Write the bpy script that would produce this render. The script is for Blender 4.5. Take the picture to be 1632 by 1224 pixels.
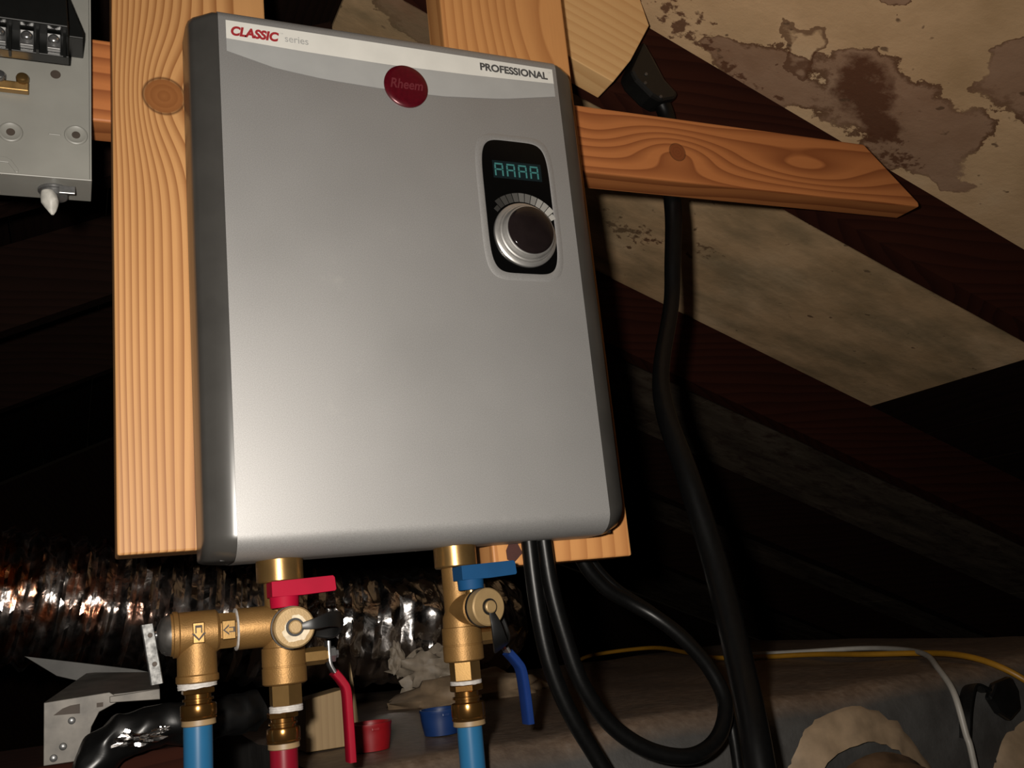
import bpy, math, random
from mathutils import Vector, Matrix, noise
random.seed(7)
scene = bpy.context.scene
for o in list(bpy.data.objects): bpy.data.objects.remove(o)
COL = scene.collection

# ------------------------------------------------------------------ camera, world, flash, exposure
RIGHT = Vector((0.9092, -0.4040, -0.1007)); DOWN = Vector((0.0001, 0.2421, -0.9702)); FWD = Vector((0.4163, 0.8821, 0.2202))
CAM_AT = Vector((0, -0.72, 1.2))
cam = bpy.data.cameras.new('camera'); cam_o = bpy.data.objects.new('camera', cam); COL.objects.link(cam_o)
m = Matrix((RIGHT, -DOWN, -FWD)).transposed().to_4x4(); m.translation = CAM_AT
cam_o.matrix_world = m
cam.sensor_width = 36; cam.lens = 36 * 1536.7 / 1632; cam.clip_start = 0.01
scene.camera = cam_o
w = bpy.data.worlds.new('attic_dark'); scene.world = w; w.use_nodes = True
w.node_tree.nodes['Background'].inputs[0].default_value = (1.0, 0.75, 0.5, 1)
w.node_tree.nodes['Background'].inputs[1].default_value = 0.0015
# the camera's own flash: a small bulb left of and above the lens
fl = bpy.data.lights.new('camera_flash', 'SPOT'); fl.energy = 38; fl.spot_size = math.radians(118); fl.spot_blend = 1.0; fl.color = (1.0, 0.93, 0.84); fl.shadow_soft_size = 0.012
fl_o = bpy.data.objects.new('camera_flash', fl); COL.objects.link(fl_o)
m2 = m.copy(); m2.translation = CAM_AT - RIGHT * 0.045 - DOWN * 0.030 + FWD * 0.01; fl_o.matrix_world = m2
vs = scene.view_settings
vs.view_transform = 'Standard'; vs.look = 'None'; vs.gamma = 1; vs.exposure = 0.0; vs.use_curve_mapping = False

# ------------------------------------------------------------------ mesh helpers
OFF = {}
class B:
    def __init__(s): s.v = []; s.f = []
    def add(s, vs_, fs):
        n = len(s.v); s.v += [Vector(p) for p in vs_]; s.f += [[i + n for i in f] for f in fs]; return s
    def box(s, x0, x1, y0, y1, z0, z1):
        return s.add([(x0,y0,z0),(x1,y0,z0),(x1,y1,z0),(x0,y1,z0),(x0,y0,z1),(x1,y0,z1),(x1,y1,z1),(x0,y1,z1)],
                     [(0,3,2,1),(4,5,6,7),(0,1,5,4),(1,2,6,5),(2,3,7,6),(3,0,4,7)])
    def prism(s, poly, y0, y1):                       # xz outline swept along y
        n = len(poly)
        a = sum(poly[i][0]*poly[(i+1)%n][1]-poly[(i+1)%n][0]*poly[i][1] for i in range(n))
        if a < 0: poly = poly[::-1]
        vs_ = [(x,y0,z) for x,z in poly] + [(x,y1,z) for x,z in poly]
        fs = [list(range(n)), list(range(2*n-1, n-1, -1))] + [(i, i+n, (i+1)%n+n, (i+1)%n) for i in range(n)]
        return s.add(vs_, fs)
    def lathe(s, prof, org, axis, n=32, phase=0.0):   # prof: (distance along axis, radius)
        org = Vector(org); ax = Vector(axis).normalized()
        up = Vector((0,0,1)) if abs(ax.z) < .9 else Vector((0,1,0))
        u = ax.cross(up).normalized(); v = ax.cross(u)
        vs_, fs = [], []
        for t, r in prof:
            for k in range(n):
                a = 2*math.pi*(k+phase)/n
                vs_.append(org + ax*t + (u*math.cos(a) + v*math.sin(a))*r)
        for i in range(len(prof)-1):
            for k in range(n):
                fs.append((i*n+k, i*n+(k+1)%n, (i+1)*n+(k+1)%n, (i+1)*n+k))
        fs.append(list(range(n))[::-1]); L = (len(prof)-1)*n; fs.append(list(range(L, L+n)))
        return s.add(vs_, fs)
    def tube(s, pts, r, n=14, rad2=None, up=None):    # swept tube (rad2: flat strip half thickness)
        pts = [Vector(p) for p in pts]; vs_, fs = [], []
        t0 = (pts[1]-pts[0]).normalized()
        u = Vector(up) if up else (Vector((0,0,1)) if abs(t0.z) < .8 else Vector((0,1,0)))
        for i, p in enumerate(pts):
            t = (pts[min(i+1,len(pts)-1)] - pts[max(i-1,0)]).normalized()
            u = (u - t*u.dot(t)).normalized(); v = t.cross(u)
            ri = r(i/(len(pts)-1)) if callable(r) else r
            for k in range(n):
                a = 2*math.pi*k/n
                if rad2 is None: vs_.append(p + (u*math.cos(a)+v*math.sin(a))*ri)
                else:
                    c, q = math.cos(a), math.sin(a)
                    c = math.copysign(abs(c)**.4, c); q = math.copysign(abs(q)**.4, q)
                    vs_.append(p + u*c*ri + v*q*rad2)
        for i in range(len(pts)-1):
            for k in range(n): fs.append((i*n+k, i*n+(k+1)%n, (i+1)*n+(k+1)%n, (i+1)*n+k))
        fs.append(list(range(n))[::-1]); L = (len(pts)-1)*n; fs.append(list(range(L, L+n)))
        return s.add(vs_, fs)
    def grid(s, rows, close=False):
        n = len(rows[0]); vs_ = [p for r in rows for p in r]; fs = []
        for i in range(len(rows)-1):
            for k in range(n if close else n-1):
                fs.append((i*n+k, i*n+(k+1)%n, (i+1)*n+(k+1)%n, (i+1)*n+k))
        return s.add(vs_, fs)
    def build(s, name, mat, parent=None, smooth=35, bevel=0, own_origin=True):
        if parent is not None: off = OFF[parent.name]
        elif own_origin:
            lo = [min(p[i] for p in s.v) for i in range(3)]; hi = [max(p[i] for p in s.v) for i in range(3)]
            off = Vector(((lo[0]+hi[0])/2, (lo[1]+hi[1])/2, lo[2]))
        else: off = Vector((0,0,0))
        me = bpy.data.meshes.new(name); me.from_pydata([p-off for p in s.v], [], s.f); me.validate()
        import bmesh
        bm = bmesh.new(); bm.from_mesh(me); bmesh.ops.recalc_face_normals(bm, faces=bm.faces); bm.to_mesh(me); bm.free()
        me.materials.append(mat)
        o = bpy.data.objects.new(name, me); COL.objects.link(o); OFF[o.name] = off
        if parent is not None: o.parent = parent
        else: o.location = off
        if smooth:
            for p in me.polygons: p.use_smooth = True
            me.set_sharp_from_angle(angle=math.radians(smooth))
        if bevel:
            md = o.modifiers.new('soft_edge', 'BEVEL'); md.width = bevel; md.segments = 2; md.limit_method = 'ANGLE'
        return o
def tag(o, label, cat, group=None, kind=None):
    if label: o['label'] = label
    if cat: o['category'] = cat
    if group: o['group'] = group
    if kind: o['kind'] = kind
    return o
def thing(name, loc, label, cat, group=None):
    o = bpy.data.objects.new(name, None); COL.objects.link(o); o.location = loc; o.empty_display_size = .02
    OFF[o.name] = Vector(loc); return tag(o, label, cat, group)
def spline(pts, per=10):
    pts = [Vector(p) for p in pts]; out = []
    q = [pts[0]*2-pts[1]] + pts + [pts[-1]*2-pts[-2]]
    for i in range(1, len(q)-2):
        for k in range(per):
            t = k/per; a, b, c, d = q[i-1], q[i], q[i+1], q[i+2]
            out.append(.5*((2*b)+(c-a)*t+(2*a-5*b+4*c-d)*t*t+(3*b-a-3*c+d)*t**3))
    return out + [pts[-1]]
def text_mesh(name, body, x, z, y, height, width, mat, parent, shear=0.0, bold=0.0):
    cu = bpy.data.curves.new('lettering', 'FONT'); cu.body = body; cu.size = 1; cu.shear = shear; cu.offset = bold
    t = bpy.data.objects.new('lettering', cu); COL.objects.link(t)
    me = bpy.data.meshes.new_from_object(t.evaluated_get(bpy.context.evaluated_depsgraph_get()))
    COL.objects.unlink(t); bpy.data.objects.remove(t)
    xs = [v.co.x for v in me.vertices]; zs = [v.co.y for v in me.vertices]
    x0, x1, z0, z1 = min(xs), max(xs), min(zs), max(zs); off = OFF[parent.name]
    for v in me.vertices:
        v.co = Vector((x + (v.co.x-x0)/(x1-x0)*width, y, z + (v.co.y-z0)/(z1-z0)*height)) - off
    me.materials.clear(); me.materials.append(mat)
    o = bpy.data.objects.new(name, me); COL.objects.link(o); o.parent = parent; OFF[o.name] = off
    return o

# ------------------------------------------------------------------ material helpers
class N:
    def __init__(s, name):
        s.m = bpy.data.materials.new(name); s.m.use_nodes = True; s.t = s.m.node_tree
        s.b = s.t.nodes['Principled BSDF']
    def n(s, kind, **kw):
        o = s.t.nodes.new(kind)
        for k, v in kw.items(): setattr(o, k, v)
        return o
    def link(s, a, b): s.t.links.new(a, b)
    def put(s, sock, v):
        if isinstance(v, bpy.types.NodeSocket): s.link(v, sock)
        else: sock.default_value = v
    def math(s, op, a, b=0.0, c=0.0):
        o = s.n('ShaderNodeMath', operation=op); s.put(o.inputs[0], a); s.put(o.inputs[1], b); s.put(o.inputs[2], c); return o.outputs[0]
    def co(s):
        t = s.n('ShaderNodeTexCoord'); x = s.n('ShaderNodeSeparateXYZ'); s.link(t.outputs['Object'], x.inputs[0])
        return t.outputs['Object'], x.outputs
    def comb(s, x, y, z):
        o = s.n('ShaderNodeCombineXYZ'); s.put(o.inputs[0], x); s.put(o.inputs[1], y); s.put(o.inputs[2], z); return o.outputs[0]
    def noise(s, vec, scale, detail=3, rough=.5, dist=0):
        o = s.n('ShaderNodeTexNoise'); s.link(vec, o.inputs['Vector']); o.inputs['Scale'].default_value = scale
        o.inputs['Detail'].default_value = detail; o.inputs['Roughness'].default_value = rough; o.inputs['Distortion'].default_value = dist
        return o.outputs['Fac']
    def ramp(s, fac, stops, interp='LINEAR'):
        o = s.n('ShaderNodeValToRGB'); s.put(o.inputs[0], fac); o.color_ramp.interpolation = interp
        e = o.color_ramp.elements
        while len(e) < len(stops): e.new(.5)
        for el, (p, c) in zip(e, stops): el.position = p; el.color = (c if isinstance(c, tuple) else (c, c, c)) + (1,)
        return o.outputs[0]
    def mix(s, fac, a, b, mode='MIX'):
        o = s.n('ShaderNodeMix', data_type='RGBA', blend_type=mode); s.put(o.inputs[0], fac)
        for i, v in ((6, a), (7, b)): s.put(o.inputs[i], v if isinstance(v, bpy.types.NodeSocket) else tuple(v)+(1,))
        return o.outputs[2]
    def bump(s, h, strength=.3, dist=.001):
        o = s.n('ShaderNodeBump'); s.put(o.inputs['Height'], h); o.inputs['Strength'].default_value = strength; o.inputs['Distance'].default_value = dist
        s.link(o.outputs[0], s.b.inputs['Normal'])
    def set(s, color=None, rough=None, metal=None, spec=None, coat=None):
        if color is not None: s.put(s.b.inputs['Base Color'], color if isinstance(color, bpy.types.NodeSocket) else tuple(color)+(1,))
        if rough is not None: s.put(s.b.inputs['Roughness'], rough)
        if metal is not None: s.b.inputs['Metallic'].default_value = metal
        if spec is not None: s.b.inputs['Specular IOR Level'].default_value = spec
        if coat is not None: s.b.inputs['Coat Weight'].default_value = coat; s.b.inputs['Coat Roughness'].default_value = .1
        return s
def plain(name, color, rough=.5, metal=0.0, var=.12, scale=60, bump=0.0, spec=.5, coat=None):
    k = N(name); v, _ = k.co(); f = k.noise(v, scale, 4)
    c2 = tuple(max(0, c*(1-var*2)) for c in color); c1 = tuple(min(1, c*(1+var)) for c in color)
    k.set(k.ramp(f, [(.3, c2), (.7, c1)]), rough, metal, spec, coat)
    if bump: k.bump(f, bump, .0006)
    return k.m
def wood(name, light, dark, across, along, freq, knots=(), warp=0.0, wob=.9, contrast=1.0, rough=.55, tone=.25, ang=0.0, spec=.35):
    k = N(name); v, xyz = k.co(); a, l = xyz[across], xyz[along]
    if ang:
        cs, sn = math.cos(ang), math.sin(ang)
        a, l = k.math('ADD', k.math('MULTIPLY', a, cs), k.math('MULTIPLY', l, sn)), k.math('SUBTRACT', k.math('MULTIPLY', l, cs), k.math('MULTIPLY', a, sn))
    th = [i for i in range(3) if i not in (across, along)][0]
    st = k.comb(k.math('MULTIPLY', a, 14.), k.math('MULTIPLY', l, 2.2), k.math('MULTIPLY', xyz[th], 6.))
    big = k.noise(st, 1.0, 2, .4)
    F = k.math('MULTIPLY', a, freq)
    if warp: F = k.math('ADD', F, k.math('MULTIPLY', k.math('MULTIPLY', a, a), warp))
    F = k.math('ADD', F, k.math('MULTIPLY', big, wob*3))
    F = k.math('ADD', F, k.math('MULTIPLY', xyz[th], freq*.6))
    kn = None
    for (ka, kl, sa, sl, A, r) in knots:
        da = k.math('SUBTRACT', a, ka); dl = k.math('SUBTRACT', l, kl)
        e = k.math('ADD', k.math('POWER', k.math('DIVIDE', da, sa), 2.), k.math('POWER', k.math('DIVIDE', dl, sl), 2.))
        F = k.math('ADD', F, k.math('MULTIPLY', k.math('EXPONENT', k.math('MULTIPLY', e, -1.)), A))
        if r:
            d = k.math('SQRT', k.math('ADD', k.math('POWER', da, 2.), k.math('POWER', dl, 2.)))
            d = k.math('DIVIDE', d, r); kn = d if kn is None else k.math('MINIMUM', kn, d)
    fr = k.math('FRACT', F)
    line = k.ramp(fr, [(0, .0), (.35, .05), (.8, .75), (.93, 1.), (1., .0)])
    fib = k.noise(k.comb(k.math('MULTIPLY', a, 500.), k.math('MULTIPLY', l, 14.), k.math('MULTIPLY', xyz[th], 400.)), 1., 3, .6)
    blotch = k.noise(k.comb(k.math('MULTIPLY', a, 16.), k.math('MULTIPLY', l, 5.), xyz[th]), 1.7, 3)
    mid = tuple(.72*p+.28*q for p, q in zip(light, dark))
    base = k.mix(k.ramp(blotch, [(.35, 0.), (.7, tone*2)]), light, mid)
    base = k.mix(k.math('MULTIPLY', line, .8*contrast), base, dark)
    base = k.mix(k.math('MULTIPLY', fib, .22), base, tuple(c*.6 for c in light))
    if kn is not None:
        kc = tuple(c*.75 for c in dark); ring = tuple(c*.28 for c in dark)
        inside = k.mix(k.ramp(k.math('FRACT', k.math('MULTIPLY', kn, 3.2)), [(0, 0.), (.8, .5), (1, 0.)]), tuple(.10*p+.85*q for p, q in zip(light, dark)), kc)
        base = k.mix(k.ramp(kn, [(.80, 1.), (.88, .0)]), base, inside)
        base = k.mix(k.ramp(kn, [(.80, .0), (.9, .85), (1.0, 0.)]), base, ring)
    k.set(base, rough, 0, spec); k.bump(fib, .15, .0006)
    return k.m

M = {}
def silver():
    k = N('silver_paint'); v, _ = k.co(); f = k.noise(v, 1400, 2); g = k.noise(v, 9, 3)
    c = k.mix(k.ramp(f, [(.3, 0.), (.7, 1.)]), (.29, .285, .28), (.37, .365, .36))
    scuff = k.ramp(k.noise(v, 26, 5, .7), [(.62, 0.), (.75, .25)])
    c = k.mix(scuff, c, (.42, .41, .39))
    k.set(c, k.ramp(g, [(.3, .50), (.7, .58)]), .62); return k.m
M['silver'] = silver()
M['dark_side'] = plain('charcoal_side_paint', (.042, .040, .037), .30, .0, .08, 30, spec=.6)
M['black_metal'] = plain('black_back_metal', (.012, .011, .010), .5, .3)
M['label_white'] = plain('label_white', (.62, .61, .57), .45, 0, .03, 40)
M['label_grey'] = plain('label_pale_grey', (.40, .405, .40), .4, .25, .03, 40)
M['print_red'] = plain('print_red', (.30, .02, .025), .5, 0, .04)
M['print_grey'] = plain('print_pale_grey', (.36, .36, .35), .5, 0, .04)
M['print_dark'] = plain('print_dark_grey', (.06, .06, .06), .5, 0, .04)
M['badge'] = plain('badge_red', (.085, .0025, .008), .30, .25, .1, 300)
M['badge_print'] = plain('badge_script', (.14, .022, .03), .35, .2, .05)
M['gloss_black'] = plain('gloss_black', (.002, .002, .002), .10, 0, .05, 30, spec=.4)
M['display'] = plain('display_glass', (.006, .012, .014), .15, 0, .05, 30, spec=.4)
def emis(name, c, s):
    k = N(name); v, _ = k.co(); k.set(tuple(.3*x for x in c), .4)
    f = k.noise(v, 200, 2); k.link(k.ramp(f, [(.2, tuple(.8*x for x in c)), (.8, c)]), k.b.inputs['Emission Color'])
    k.b.inputs['Emission Strength'].default_value = s; return k.m
M['segment'] = emis('lit_teal_segment', (.10, .40, .38), .11)
for i, g in enumerate((.02, .035, .06, .10, .16, .24, .34)): M['tick%d' % i] = plain('tick_print_%d' % i, (g, g*.98, g*.92), .5, 0, .03)
M['satin_steel'] = plain('satin_steel', (.55, .54, .52), .38, .85, .05, 200)
M['dark_chrome'] = plain('smoked_chrome', (.010, .007, .007), .06, .0, .2, 40, spec=.6)
M['chrome'] = plain('bright_steel', (0.49, 0.49, 0.49), .22, .9, .1, 150)
def brass(name, c, rough, metal, bump):
    k = N(name); v, _ = k.co(); f = k.noise(v, 900, 3); g = k.noise(v, 70, 3)
    k.set(k.mix(k.ramp(g, [(.3, 0.), (.75, 1.)]), tuple(.78*x for x in c), c), rough, metal)
    if bump: k.bump(f, bump, .0004)
    return k.m
M['brass'] = brass('cast_brass', (.265, .145, .046), .50, .62, .4)
M['brass_turned'] = brass('turned_brass', (.32, .19, .068), .30, .82, .05)
M['brass_cap'] = brass('cap_face_brass', (0.341, 0.2294, 0.1054), .5, .35, .25)
M['copper'] = brass('bronze_fitting', (0.3224, 0.1612, 0.0465), .20, .92, .05)
M['tan_plastic'] = plain('tan_collar', (0.2475, 0.165, 0.0825), .5)
M['red_plastic'] = plain('red_plastic', (0.29, 0.0024, 0.021), .62, 0, .06, 40, spec=.12)
M['blue_plastic'] = plain('blue_plastic', (0.0066, 0.0495, 0.132), .62, 0, .06, 40, spec=.12)
M['red_vinyl'] = plain('red_vinyl', (0.231, 0.0032, 0.015), .52, 0, .08, 40, spec=.12)
M['blue_vinyl'] = plain('blue_vinyl', (0.006, 0.0225, 0.11), .52, 0, .08, 40, spec=.12)
M['red_cap'] = plain('red_cap_plastic', (0.187, 0.0033, 0.0066), .40, 0, .1, 60)
M['blue_cap'] = plain('blue_cap_plastic', (0.0044, 0.022, 0.0935), .40, 0, .1, 60)
M['pex_blue'] = plain('blue_pipe_plastic', (0.0165, 0.0989, 0.21), .34, 0, .04, 40, spec=.3)
M['pex_red'] = plain('red_pipe_plastic', (0.168, 0.0048, 0.014), .30, 0, .05, 40)
M['tape'] = plain('white_thread_tape', (0.4588, 0.434, 0.4092), .6, 0, .08, 400, .2)
M['rubber'] = plain('black_rubber', (0.005, 0.005, 0.005), .42, 0, .1, 80)
M['cable'] = plain('black_cable_jacket', (0.0025, 0.0025, 0.0025), .36, 0, .1, 200, .1, spec=.22)
M['black_plastic'] = plain('black_moulded_plastic', (0.0033, 0.0036, 0.0033), .40, 0, .1, 120)
M['grey_paint'] = plain('grey_enamel', (0.237, 0.2331, 0.2108), .42, 0, .05, 25)
M['galv'] = plain('galvanised_sheet', (0.104, 0.0936, 0.0806), .5, .3, .22, 55, .1)
M['dark_steel'] = plain('dull_steel', (0.112, 0.105, 0.098), .42, .7, .2, 120)
M['hole'] = plain('hole_rust', (.05, .035, .025), .7)
M['zinc'] = plain('zinc_casting', (0.21, 0.21, 0.21), .35, .7, .15, 200)
M['putty'] = plain('white_putty', (0.434, 0.42, 0.385), .5, 0, .12, 200, .3)
M['yellow_wire'] = plain('yellow_wire_jacket', (0.231, 0.11, 0.0066), .45, 0, .06)
M['white_wire'] = plain('white_wire_jacket', (0.275, 0.2585, 0.231), .45, 0, .06)
def foil(name, tinted):
    k = N(name); v, xyz = k.co(); g = k.noise(v, 90, 3, .6); f = k.noise(v, 26, 3, .5, .6)
    c = (.80, .77, .75)
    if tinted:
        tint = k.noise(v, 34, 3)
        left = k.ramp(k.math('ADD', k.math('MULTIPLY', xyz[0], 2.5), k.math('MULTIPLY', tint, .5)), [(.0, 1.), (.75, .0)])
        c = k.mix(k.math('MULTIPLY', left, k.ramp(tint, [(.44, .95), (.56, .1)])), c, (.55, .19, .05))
    k.set(c, k.ramp(g, [(.3, .14), (.8, .26)]), 1.0)
    k.bump(k.math('ADD', f, k.math('MULTIPLY', g, .15)), .45, .006); return k.m
M['foil'] = foil('crinkled_foil', True); M['foil_silver'] = foil('torn_silver_foil', False)
def wrap():
    k = N('duct_board_facing'); v, xyz = k.co(); geo = k.n('ShaderNodeNewGeometry')
    nz = k.n('ShaderNodeSeparateXYZ'); k.link(geo.outputs['Normal'], nz.inputs[0])
    f = k.noise(v, 14, 5, .6); g = k.noise(v, 90, 4, .6)
    facing = k.ramp(f, [(.3, (.036, .034, .032)), (.7, (.075, .073, .070))])
    dust = k.ramp(g, [(.3, (.10, .064, .042)), (.6, (.165, .115, .08)), (.8, (.21, .165, .13))])
    c = k.mix(k.math('MULTIPLY', k.ramp(nz.outputs[2], [(.55, 0.), (.9, 1.)]), k.ramp(f, [(.25, .55), (.6, 1.)])), facing, dust)
    k.set(c, .5, .15); k.bump(g, .3, .003); return k.m
M['wrap'] = wrap()
M['mastic'] = plain('tan_mastic', (0.22, 0.155, 0.095), .65, 0, .12, 60, .5)
M['mastic_grey'] = plain('grey_mastic', (0.24, 0.198, 0.15), .6, 0, .14, 90, .5)
M['collar'] = plain('dusty_brown_collar', (0.1045, 0.0633, 0.0358), .5, .2, .25, 40, .3)
M['tape_black'] = plain('black_foil_tape', (0.004, 0.004, 0.004), .35, 0, .2, 60, .4)
M['dark_floor'] = plain('dark_attic_floor', (0.0108, 0.0072, 0.0054), .9, 0, .3, 12, .4)
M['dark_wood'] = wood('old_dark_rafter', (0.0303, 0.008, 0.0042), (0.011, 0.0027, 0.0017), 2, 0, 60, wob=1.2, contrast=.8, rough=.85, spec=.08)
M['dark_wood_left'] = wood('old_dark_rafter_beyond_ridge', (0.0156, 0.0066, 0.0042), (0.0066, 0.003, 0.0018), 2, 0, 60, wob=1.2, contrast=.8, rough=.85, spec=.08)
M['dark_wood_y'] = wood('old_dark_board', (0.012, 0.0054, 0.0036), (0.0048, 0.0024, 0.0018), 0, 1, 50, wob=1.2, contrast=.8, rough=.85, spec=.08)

# ------------------------------------------------------------------ the roof over the heater
RX, RZ, T = 0.334, 2.1562 - 0.4303*0.334, 0.4303       # ridge x and z, slope of the deck
def zr(x): return RZ - T*(x-RX)
def zl(x): return RZ - 0.42*(RX-x)
def deck_mat():
    k = N('stained_sheathing'); v, xyz = k.co()
    d1 = k.noise(v, 9, 5, .6); d2 = k.n('ShaderNodeTexNoise'); k.link(v, d2.inputs['Vector']); d2.inputs['Scale'].default_value = 13; d2.inputs['Detail'].default_value = 5
    sep = k.n('ShaderNodeSeparateXYZ'); k.link(d2.outputs['Color'], sep.inputs[0])
    x = k.math('ADD', xyz[0], k.math('MULTIPLY', k.math('SUBTRACT', sep.outputs[0], .5), .13))
    y = k.math('ADD', xyz[1], k.math('MULTIPLY', k.math('SUBTRACT', sep.outputs[1], .5), .13))
    def blobs(lst):
        r = None
        for (bx, by, rx, ry) in lst:
            e = k.math('ADD', k.math('POWER', k.math('DIVIDE', k.math('SUBTRACT', x, bx), rx), 2.), k.math('POWER', k.math('DIVIDE', k.math('SUBTRACT', y, by), ry), 2.))
            r = e if r is None else k.math('MINIMUM', r, e)
        return k.math('SUBTRACT', 1., r)
    fine = k.noise(v, 55, 5, .65)
    cream = k.ramp(k.noise(v, 6, 4, .55), [(.3, (.42, .27, .14)), (.55, (.58, .385, .215)), (.75, (.64, .46, .28))])
    rough_n = k.math('SUBTRACT', k.noise(v, 32, 6, .72), .5)
    st = k.math('ADD', blobs([(.90,.075,.075,.075),(1.0,.075,.07,.075),(.80,.125,.085,.05),(.735,.12,.03,.03),(.975,-.085,.028,.055),(1.04,-.10,.08,.09),(.43,.34,.075,.055),(.824,-.052,.022,.012),(1.06,.125,.035,.02)]), k.math('MULTIPLY', rough_n, 1.5))
    c = k.mix(k.ramp(st, [(.0, 0.), (.22, .85)]), cream, k.mix(k.noise(v, 18, 4), (.17, .078, .042), (.36, .225, .15)))
    edge = k.math('MULTIPLY', k.ramp(st, [(.0, 0.), (.06, .9), (.17, .75), (.36, 0.)]), k.ramp(k.noise(v, 8, 3), [(.34, .15), (.55, 1.)]))
    c = k.mix(edge, c, (.10, .04, .017))
    ringd = k.math('SQRT', k.math('ADD', k.math('POWER', k.math('DIVIDE', k.math('SUBTRACT', x, .799), .030), 2.), k.math('POWER', k.math('DIVIDE', k.math('SUBTRACT', y, .062), .034), 2.)))
    c = k.mix(k.ramp(ringd, [(.72, 0.), (.86, .75), (1.05, .75), (1.22, 0.)]), c, (.11, .045, .02))
    core = k.math('ADD', blobs([(.895,.075,.050,.055),(.94,.105,.05,.03)]), k.math('MULTIPLY', rough_n, 2.0))
    c = k.mix(k.ramp(core, [(-.25, 0.), (.6, .9)]), c, (.095, .034, .015))
    spk = k.math('ADD', k.math('MULTIPLY', k.math('MAXIMUM', blobs([(.665,.132,.085,.045),(.75,.145,.10,.02),(.86,.56,.085,.05),(.96,.517,.04,.018),(.985,.12,.06,.03)]), -1.), .36), k.math('MULTIPLY', k.math('SUBTRACT', k.noise(v, 62, 5, .62), .5), 2.6))
    c = k.mix(k.ramp(spk, [(.30, 0.), (.48, .9)]), c, (.105, .042, .02))
    dots = k.ramp(k.noise(v, 48, 2, .5), [(.70, 0.), (.74, .8)])
    c = k.mix(dots, c, (.10, .055, .03))
    # the second bay is greyer, with mildew streaks
    bay2 = k.math('GREATER_THAN', xyz[1], .179)
    grey = k.mix(k.ramp(k.noise(k.comb(k.math('MULTIPLY', xyz[0], 7.), k.math('MULTIPLY', xyz[1], 12.), 0.), 1., 4, .6), [(.4, 0.), (.65, .75)]), c, (.19, .145, .08))
    c = k.mix(k.math('MULTIPLY', bay2, .9), c, grey)
    k.set(c, .75, 0, .25); k.bump(fine, .35, .003); return k.m
M['deck'] = deck_mat()
ceil = bpy.data.objects.new('ceiling', None); COL.objects.link(ceil); OFF['ceiling'] = Vector((0,0,0)); ceil['kind'] = 'structure'
ceil['label'] = 'sloped underside of the attic roof in stained sheathing'
def slab(x0, x1, y0, y1, zf, th, name, mat):
    b = B(); b.add([(x0,y0,zf(x0)),(x1,y0,zf(x1)),(x1,y1,zf(x1)),(x0,y1,zf(x0)),(x0,y0,zf(x0)+th),(x1,y0,zf(x1)+th),(x1,y1,zf(x1)+th),(x0,y1,zf(x0)+th)],
                 [(0,3,2,1),(4,5,6,7),(0,1,5,4),(1,2,6,5),(2,3,7,6),(3,0,4,7)])
    return b.build(name, mat, ceil, 0)
def old_deck():
    k = N('weathered_grey_sheathing'); v, xyz = k.co()
    st_ = k.noise(k.comb(k.math('MULTIPLY', xyz[0], 5.), k.math('MULTIPLY', xyz[1], 16.), 0.), 1., 5, .65); f = k.noise(v, 24, 5, .65)
    c = k.mix(k.ramp(f, [(.5, 0.), (.66, .8)]), k.ramp(st_, [(.35, (.055, .040, .028)), (.6, (.12, .092, .066)), (.75, (.17, .135, .10))]), (.04, .02, .013))
    k.set(c, .85, 0, .15); k.bump(f, .3, .003); return k.m
M['old_deck'] = old_deck()
for y0, y1 in ((-1.04,.178),(.180,.769)): slab(RX+.001, 1.487, y0, y1, zr, .013, 'sheathing_panel', M['deck'])
for y0, y1 in ((.771,1.36),(1.362,1.99),(1.992,3.0)):
    for x0, x1 in ((RX+.001, 1.30), (1.302, 2.50), (2.502, 3.9)): slab(x0, x1, y0, y1, zr, .013, 'sheathing_panel', M['old_deck'])
x = 1.489
while x < 3.9: slab(x, x+.137, -1.04, .769, zr, .02, 'roof_plank', M['dark_wood_y']); x += .14
x = RX-.001
while x > -3.2: slab(x-.137, x, -1.04, 3.0, zl, .02, 'roof_plank', M['dark_wood_y']); x -= .14
fb = B(); fb.box(-3.1, 4.0, -1.0, 3.0, .55, .60); tag(fb.build('floor', M['dark_floor'], None, 0, 0, False), 'dark attic floor far below the duct', None, None, 'structure')
wb = B(); wb.prism([(-3.1,.6),(4.0,.6),(3.9,zr(3.9)-.02),(RX,RZ-.02),(-3.1,zl(-3.1)-.02)], 2.95, 3.0); tag(wb.build('wall_back', M['dark_wood_y'], None, 0, 0, False), 'dark gable wall at the far end of the attic', None, None, 'structure')

def rafter(right, y0, d0, d1, label, x0=None, x1=None):
    zf = zr if right else zl
    xs = (x0 if x0 else RX+.005, x1 if x1 else 3.6) if right else (-3.0, RX-.005)
    n = 24; ra, rb, rc, rd = [], [], [], []
    for i in range(n+1):
        t = i/n; x = xs[0]+(xs[1]-xs[0])*t; z = zf(x)-.002
        d = d0 + (d1-d0)*min(1, max(0, (x-.6)/.7)) if right else d0
        j = (noise.noise(Vector((x*9, y0*5, 0))))*.004
        ra.append((x, y0, z)); rb.append((x, y0, z-d+j)); rc.append((x, y0+.036, z-d+j)); rd.append((x, y0+.036, z))
    b = B(); b.grid([ra, rb, rc, rd, ra]); b.add([ra[0],rb[0],rc[0],rd[0],ra[-1],rb[-1],rc[-1],rd[-1]], [(0,1,2,3),(7,6,5,4)])
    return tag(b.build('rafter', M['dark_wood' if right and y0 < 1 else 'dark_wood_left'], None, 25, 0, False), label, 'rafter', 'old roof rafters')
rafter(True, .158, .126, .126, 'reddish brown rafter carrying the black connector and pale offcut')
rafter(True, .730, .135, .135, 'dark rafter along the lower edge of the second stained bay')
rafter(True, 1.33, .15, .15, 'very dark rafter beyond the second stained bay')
rafter(True, 1.95, .14, .14, 'black shadowed rafter furthest back on the stained side')
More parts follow.
